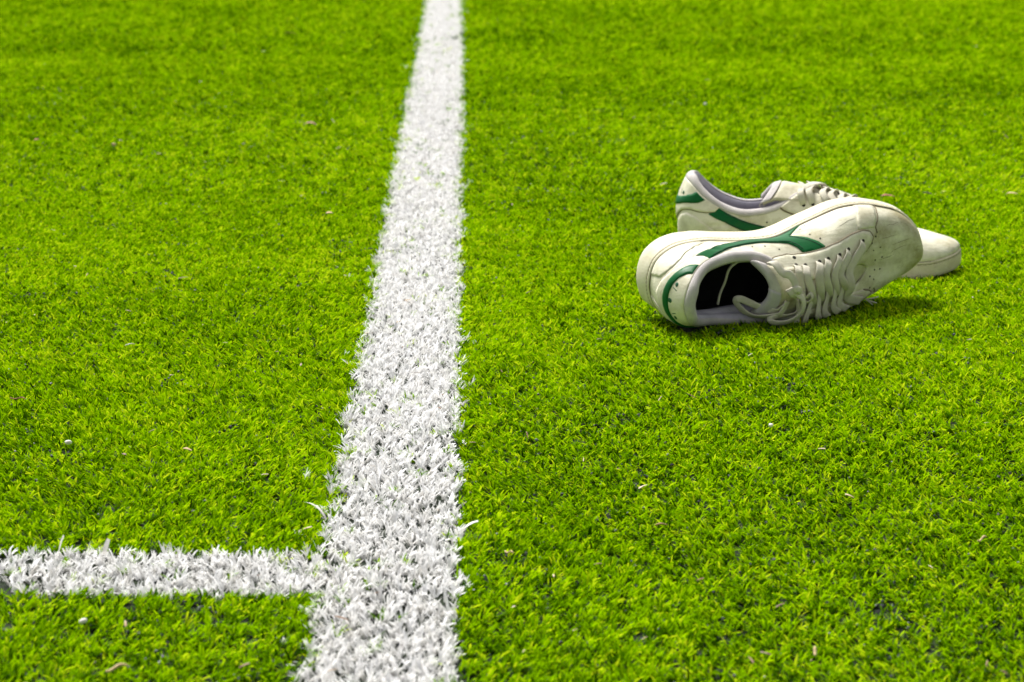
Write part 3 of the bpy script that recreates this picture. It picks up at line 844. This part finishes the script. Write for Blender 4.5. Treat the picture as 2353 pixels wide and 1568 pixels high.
half = lambda y: .245 * y + .45
def plan(P, white):
    """which jittered points carry a tuft of this dye, and how it leans, stands and is tinted"""
    X3 = lambda sc_, sd: vnoise(np.concatenate([P, np.zeros((len(P), 1))], 1), sc_, sd)
    # line membership (worn, ragged borders)
    rag = .0050 * X3(55, 21) + .0060 * X3(150, 22)
    rag = rag + np.where(rng.random(len(P)) < .06, rng.normal(0, .010, len(P)), 0)
    lx = -.0994 - .0200 * P[:, 1]; rx = -.0060 - .0206 * P[:, 1]
    d_long = np.minimum(P[:, 0] - lx, rx - P[:, 0])
    ty = 1.4560 - .0190 * P[:, 0]; by = 1.3720 - .0230 * P[:, 0]
    d_cross = np.minimum(np.minimum(P[:, 1] - by, ty - P[:, 1]), (-.10 - P[:, 0]))
    in_long = d_long + rag > 0
    in_cross = (d_cross + rag > 0) & ~in_long
    bare = X3(28, 40) + .6 * X3(75, 41)                         # thin places where the infill shows
    hole = X3(150 if white else 130, 44)
    near = 1 - sstep(1.8, 3.2, P[:, 1])
    keep = (rng.random(len(P)) < (.80 if white else .93) - (.25 if white else .45) * near * sstep(.55, 1.0, bare))
    keep &= hole < (.50 if white else .56) + .6 * (1 - near) + rng.normal(0, .08, len(P))
    pr = np.array([press.get((int(math.floor(a / CELL)), int(math.floor(b_ / CELL))), 9) for a, b_ in P])
    prs = np.clip((pr + .0075) / .022, 0, 1)
    keep &= prs > .25
    flow = .9 * X3(3.2, 31) + .7 * X3(9, 32)
    flip = X3(2.1, 33) + .5 * X3(7, 34) > -.05
    band = vnoise(np.stack([P[:, 0] * .5, P[:, 1] * 2.6, 0 * P[:, 0]], 1), 1.0, 51)
    patchy = X3(1.1, 35) * .05 + X3(4.5, 36) * .07 + X3(16, 37) * .07 + band * .07
    return dict(P=P, in_long=in_long, in_cross=in_cross, keep=keep, prs=prs, flow=flow, flip=flip, patchy=patchy)


outer = jgrid(.6, 8.5, lambda y: .245 * y + 1.5, .0150)
outer = outer[(np.abs(outer[:, 0]) > .245 * outer[:, 1] + np.where(outer[:, 1] < 4.6, .45, .3)) | (outer[:, 1] < .95)]
G_ = plan(np.concatenate([outer, jgrid(.95, 2.9, half, .0054), jgrid(2.9, 4.6, half, .0076), jgrid(4.6, 8.5, lambda y: .245 * y + .3, .0105)]), False)
wide = jgrid(.95, 8.5, lambda y: .30 + 0 * y, .0050)
wide = wide[(wide[:, 0] > -.32 - 0 * wide[:, 1]) & (wide[:, 0] < .02)]
extra_w = jgrid(1.30, 1.54, lambda y: 1.6, .0060); extra_w = extra_w[extra_w[:, 0] < -.30]
wide = np.concatenate([wide, extra_w])
W_ = plan(wide, True)

green_src = [tuft(100 + k, M_GRASS) for k in range(14)]
white_src = [tuft(300 + k, M_WHITE, True) for k in range(12)]


def put(name, D, sel, src, label, kind, white):
    k = np.nonzero(sel & D['keep'])[0]; n = len(k)
    az = D['flow'][k] + np.where(D['flip'][k], 0, math.pi) + rng.normal(0, .55, n)
    if white: az = rng.uniform(0, 6.283, n)
    rot = np.stack([rng.normal(0, .16, n), rng.normal(0, .16, n), az], 1)
    y = D['P'][k, 1]
    lod = np.ones(n) if white else np.where(y < 2.9, .84, np.where(y < 4.6, 1.05, 1.35))
    if not white: lod = np.where(k < len(outer), 1.9, lod)
    u = rng.uniform(.82, 1.2, n) * lod
    scl = np.stack([u, u, np.maximum(u, .95) * rng.uniform(.8, 1.15, n) * D['prs'][k]], 1)
    tone = (.60 if white else .52) + D['patchy'][k] * (.6 if white else 1) + rng.normal(0, .15 if white else .20, n)
    pts = np.concatenate([D['P'][k], np.full((n, 1), GZ + .0005)], 1)
    return scatter(name, pts, rot, scl, rng.integers(0, len(src), n), tone, src, label, kind)


stray = rng.random(len(G_['P'])) < .035        # odd green tufts standing in the white
put('turf', G_, ~(G_['in_long'] | G_['in_cross']) | stray, green_src, 'bright green artificial grass covering the pitch', 'stuff', False)
put('pitch_line', W_, W_['in_long'], white_src, 'long white pitch line of dense white fibres running into the distance', 'stuff', True)
put('pitch_line', W_, W_['in_cross'], white_src, 'short white pitch line joining the long line from the left', 'stuff', True)

# black rubber infill between the fibres
def crumb(seed):
    r = random.Random(seed); V = []
    for q in ((1, 0, 0), (-1, 0, 0), (0, 1, 0), (0, -1, 0), (0, 0, 1), (0, 0, -1)): V.append([c * r.uniform(.6, 1.2) + r.uniform(-.2, .2) for c in q])
    f = [(0, 2, 4), (2, 1, 4), (1, 3, 4), (3, 0, 4), (2, 0, 5), (1, 2, 5), (3, 1, 5), (0, 3, 5)]
    me = make_mesh('crumb', V, f, False); me.materials.append(M_CRUMB)
    return bpy.data.objects.new('crumb', me)


Q = jgrid(1.0, 4.0, lambda y: .245 * y + .3, .0075)
Xq = np.concatenate([Q, np.zeros((len(Q), 1))], 1)
bq = vnoise(Xq, 28, 40) + .6 * vnoise(Xq, 75, 41)
kq = rng.random(len(Q)) < .25 + .75 * sstep(.35, .9, bq)
Q, bq = Q[kq], bq[kq]; n = len(Q)
sz = rng.uniform(.0007, .0016, n)
scatter('rubber_crumb', np.concatenate([Q, (GZ + .001 + rng.uniform(0, .004, n) + .004 * sstep(.6, 1, bq))[:, None]], 1), rng.uniform(0, 6.28, (n, 3)), np.stack([sz, sz * rng.uniform(.7, 1.3, n), sz], 1),
        rng.integers(0, 4, n), np.zeros(n), [crumb(k) for k in range(4)], 'black rubber crumb infill lying between the fibres', 'stuff')

# ================================================================== LITTER
def sliver(seed):
    r = random.Random(seed)
    v, f = ribbon_blade(r, r.uniform(.004, .009), r.uniform(.0006, .0013), 1.35, 1.75, 0, (0, 0), r.uniform(-1, 1), 4, .4)
    v = np.array(v); n = len(v); v2 = v + [0, 0, .0004]
    me = make_mesh('sliver', np.concatenate([v, v2]), f + [tuple(i + n for i in q[::-1]) for q in f])
    fattr(me, 'bt', np.zeros(2 * n)); me.materials.append(M_STRAW)
    return bpy.data.objects.new('sliver', me)


M_STRAW = blade_mat('straw_bits', [(.0, (.12, .05, .03)), (.45, (.26, .15, .08)), (.75, (.50, .38, .22)), (1.0, (.58, .48, .34))], transl=.05)
n = 300
ys = 1.05 + 4.2 * rng.random(n) ** 1.5
xs = (rng.random(n) * 2 - 1) * (.25 * ys + .1)
sel = np.ones(n, bool)
for k in range(n):
    for dx_ in (-.02, 0, .02):
        if press.get((int((xs[k] + dx_) / CELL), int(ys[k] / CELL)), 9) < .2: sel[k] = False
xs, ys = xs[sel], ys[sel]; n = len(xs)
scatter('straw_litter', np.stack([xs, ys, np.full(n, -.0015) + rng.uniform(-.0015, .003, n)], 1), np.stack([rng.normal(0, .25, n), rng.normal(0, .25, n), rng.uniform(0, 6.28, n)], 1),
        np.tile(rng.uniform(.6, 1.25, n)[:, None], (1, 3)), rng.integers(0, 8, n), rng.random(n), [sliver(900 + k) for k in range(8)], 'tiny dry straw slivers strewn over the turf', 'stuff')


def flat_mat(name, c1, c2, rough=.8):
    m, N, L, b = nt(name)
    tc = N.new('ShaderNodeTexCoord').outputs['Object']
    r = ramp(N, [(.3, c1), (.7, c2)]); L.new(noise_n(N, L, tc, 250, 4), r.inputs[0]); L.new(r.outputs[0], b.inputs['Base Color']); b.inputs['Roughness'].default_value = rough
    return m


M_TAN = flat_mat('dry_tan', (.38, .26, .12), (.55, .42, .24))
M_BROWN = flat_mat('dry_brown', (.14, .075, .035), (.26, .15, .07))
M_RED = flat_mat('reddish_twig', (.20, .06, .035), (.32, .12, .07))
M_DARK = flat_mat('dark_brown_leaf', (.03, .02, .012), (.07, .045, .03))
M_PALE = flat_mat('pale_stone', (.60, .57, .52), (.78, .76, .72))


def leaf(x, y, z, L, W, az, mat, label, curl=.25, name='leaf_fragment', cat='leaf', group=None):
    r = random.Random(int(x * 1e4 + y * 1e3)); n = 8; rows = []
    for k in range(n + 1):
        u = k / n; w = W * .5 * math.sin(math.pi * min(1, max(.06, u * .9 + .06))) * r.uniform(.8, 1.15)
        zz = curl * L * (.25 - (u - .5) ** 2) + r.uniform(-.02, .02) * L
        rows.append([((u - .5) * L, -w, zz + .25 * w), ((u - .5) * L, 0, zz), ((u - .5) * L, w, zz + .3 * w)])
    G = np.array(rows); G2 = G - [0, 0, .0005]
    GG = np.concatenate([G, G2[:, ::-1]], 1)
    m_ = GG.shape[1]; idx = np.arange((n + 1) * m_).reshape(n + 1, m_)
    f = [(idx[i, j], idx[i + 1, j], idx[i + 1, (j + 1) % m_], idx[i, (j + 1) % m_]) for i in range(n) for j in range(m_)]
    f += [tuple(idx[0][::-1]), tuple(idx[n])]
    o = add(name, make_mesh(name, GG.reshape(-1, 3), f), mat)
    o.location = (x, y, z + .0025); o.rotation_euler = (r.uniform(-.25, .25), r.uniform(-.15, .15), az)
    return tag(o, label, cat, group)


def twig(x, y, z, L, rad, az, bend, mat, label, name='twig', group=None):
    n, k = 8, 6; V = []
    for i in range(n + 1):
        u = i / n - .5; c = np.array([u * L, bend * L * (.25 - u * u), .0015 * math.sin(u * 5)]); rr = rad * (1 - .5 * abs(u) * 1.2)
        for a in range(k): V.append(c + np.array([0, rr * math.cos(a * 6.283 / k), rr * math.sin(a * 6.283 / k)]))
    f = [(i * k + j, (i + 1) * k + j, (i + 1) * k + (j + 1) % k, i * k + (j + 1) % k) for i in range(n) for j in range(k)]
    f += [tuple(range(k)), tuple(range(n * k + k - 1, n * k - 1, -1))]
    o = add(name, make_mesh(name, V, f), mat); o.location = (x, y, z + .0025); o.rotation_euler = (0, .06, az)
    return tag(o, label, 'twig', group)


def pebble(x, y, z, rad, mat, label, group=None):
    nu, nv_ = 8, 6; V = []
    for j in range(1, nv_):
        for i in range(nu):
            a, b_ = i * 6.283 / nu, j * math.pi / nv_
            V.append((math.cos(a) * math.sin(b_), math.sin(a) * math.sin(b_), math.cos(b_)))
    V += [(0, 0, 1), (0, 0, -1)]; V = np.array(V); V = V * (1 + .22 * vnoise(V, 1.7, int(x * 100) + 60))[:, None] * [rad, rad * .8, rad * .65]
    f = [(j * nu + i, (j + 1) * nu + i, (j + 1) * nu + (i + 1) % nu, j * nu + (i + 1) % nu) for j in range(nv_ - 2) for i in range(nu)]
    t_, b2 = len(V) - 2, len(V) - 1
    f += [(i, (i + 1) % nu, t_) for i in range(nu)] + [((nv_ - 2) * nu + (i + 1) % nu, (nv_ - 2) * nu + i, b2) for i in range(nu)]
    o = add('pebble', make_mesh('pebble', V, f), mat); o.location = (x, y, z); o.rotation_euler = (.2, .1, x * 9)
    return tag(o, label, 'pebble', group)


gl, gt, gp = 'dry leaf scraps on the turf', 'thin twigs on the turf', 'pale pebbles on the turf'
leaf(-.470, 4.851, .004, .026, .012, .1, M_BROWN, 'brown leaf scrap farthest up the turf, left of the white line', group=gl)
leaf(-.309, 3.464, .004, .021, .008, -.25, M_BROWN, 'curled brown leaf scrap left of the white line, below the farthest scrap', curl=.5, group=gl)
leaf(-.220, 2.703, .003, .009, .0045, .2, M_TAN, 'small pinkish tan leaf flake close to the left edge of the white line', group=gl)
pebble(-.578, 3.28, .003, .0035, M_TAN, 'tan speck of a pebble high on the left half of the turf', gp)
leaf(-.696, 3.31, .003, .008, .005, .5, M_RED, 'small reddish leaf scrap near the left edge of the picture', group=gl)
leaf(-.350, 2.027, .002, .009, .0030, .3, M_PALE, 'thin white flake lying alone in the middle of the left turf', group=gl)
pebble(-.347, 1.713, .001, .0028, M_PALE, 'whitish pebble on the left turf above the short white line', gp)
leaf(-.250, 1.685, .001, .0075, .0026, -.3, M_TAN, 'pale tan sliver on the dark thin patch left of the long line', group=gl)
twig(-.412, 1.834, .002, .016, .0006, -.5, .35, M_RED, 'reddish curved twig at the far left edge of the turf', group=gt)
pebble(.318, 3.734, .003, .0030, M_PALE, 'small white pebble on the turf above the sneakers', gp)
leaf(.525, 2.842, .003, .014, .006, -.4, M_DARK, 'dark brown leaf scrap on the turf to the right above the tipped sneaker', group=gl)
leaf(.471, 2.817, .004, .018, .006, .05, M_RED, 'reddish brown leaf scrap peeking just above the toe of the tipped sneaker', group=gl)
leaf(.631, 2.836, .004, .014, .005, .0, M_TAN, 'pale tan leaf scrap near the right edge of the picture', group=gl)
pebble(.208, 1.763, .001, .0025, M_PALE, 'greyish white pebble on the open turf below the sneakers', gp)
twig(.178, 1.258, .001, .0085, .0010, 1.5, .05, M_TAN, 'short tan twig standing out at the bottom right of the turf', group=gt)
twig(-.002, 1.439, .001, .0100, .0007, -1.0, .1, M_TAN, 'short tan twig just right of the long white line near the bottom', group=gt)
leaf(.103, 1.498, .001, .009, .003, .2, M_BROWN, 'brown sliver on the dark thin patch right of the long line', group=gl)
twig(.318, 1.467, .001, .0075, .0009, .6, .1, M_TAN, 'short tan twig near the right edge low on the turf', group=gt)
twig(-.227, 1.228, .002, .0130, .0011, .5, .7, M_TAN, 'curved tan twig at the bottom left below the short line', group=gt)
pebble(-.263, 1.318, .000, .0028, M_PALE, 'white pebble on the green turf under the short white line', gp)
# broad stray white fibres standing up from the lines
def fibre(x, y, L, w, az, th0, th1, label):
    v, f = ribbon_blade(random, L, w, th0, th1, az, (0, 0), .5, 8, .6)
    v = np.array(v); n = len(v); v2 = v + [0, .0003, .0002]
    ff = f + [tuple(i + n for i in q[::-1]) for q in f]
    o = add('white_fibre', make_mesh('white_fibre', np.concatenate([v, v2]), ff), M_PALE); o.location = (x, y, GZ + .001)
    return tag(o, label, 'fibre', 'broad stray white fibres')


fibre(-.305, 1.453, .018, .0030, .3, .1, .5, 'broad white fibre sticking up from the far edge of the short line')
fibre(-.275, 1.456, .014, .0045, .8, .2, .6, 'wide upright white fibre beside the tall one on the short line')
fibre(-.130, 1.532, .026, .0030, 2.9, .3, 1.8, 'loose white fibre bent over the green at the left edge of the long line')
fibre(-.038, 1.500, .020, .0022, .3, .5, 1.6, 'long white fibre reaching over the right edge of the long line')
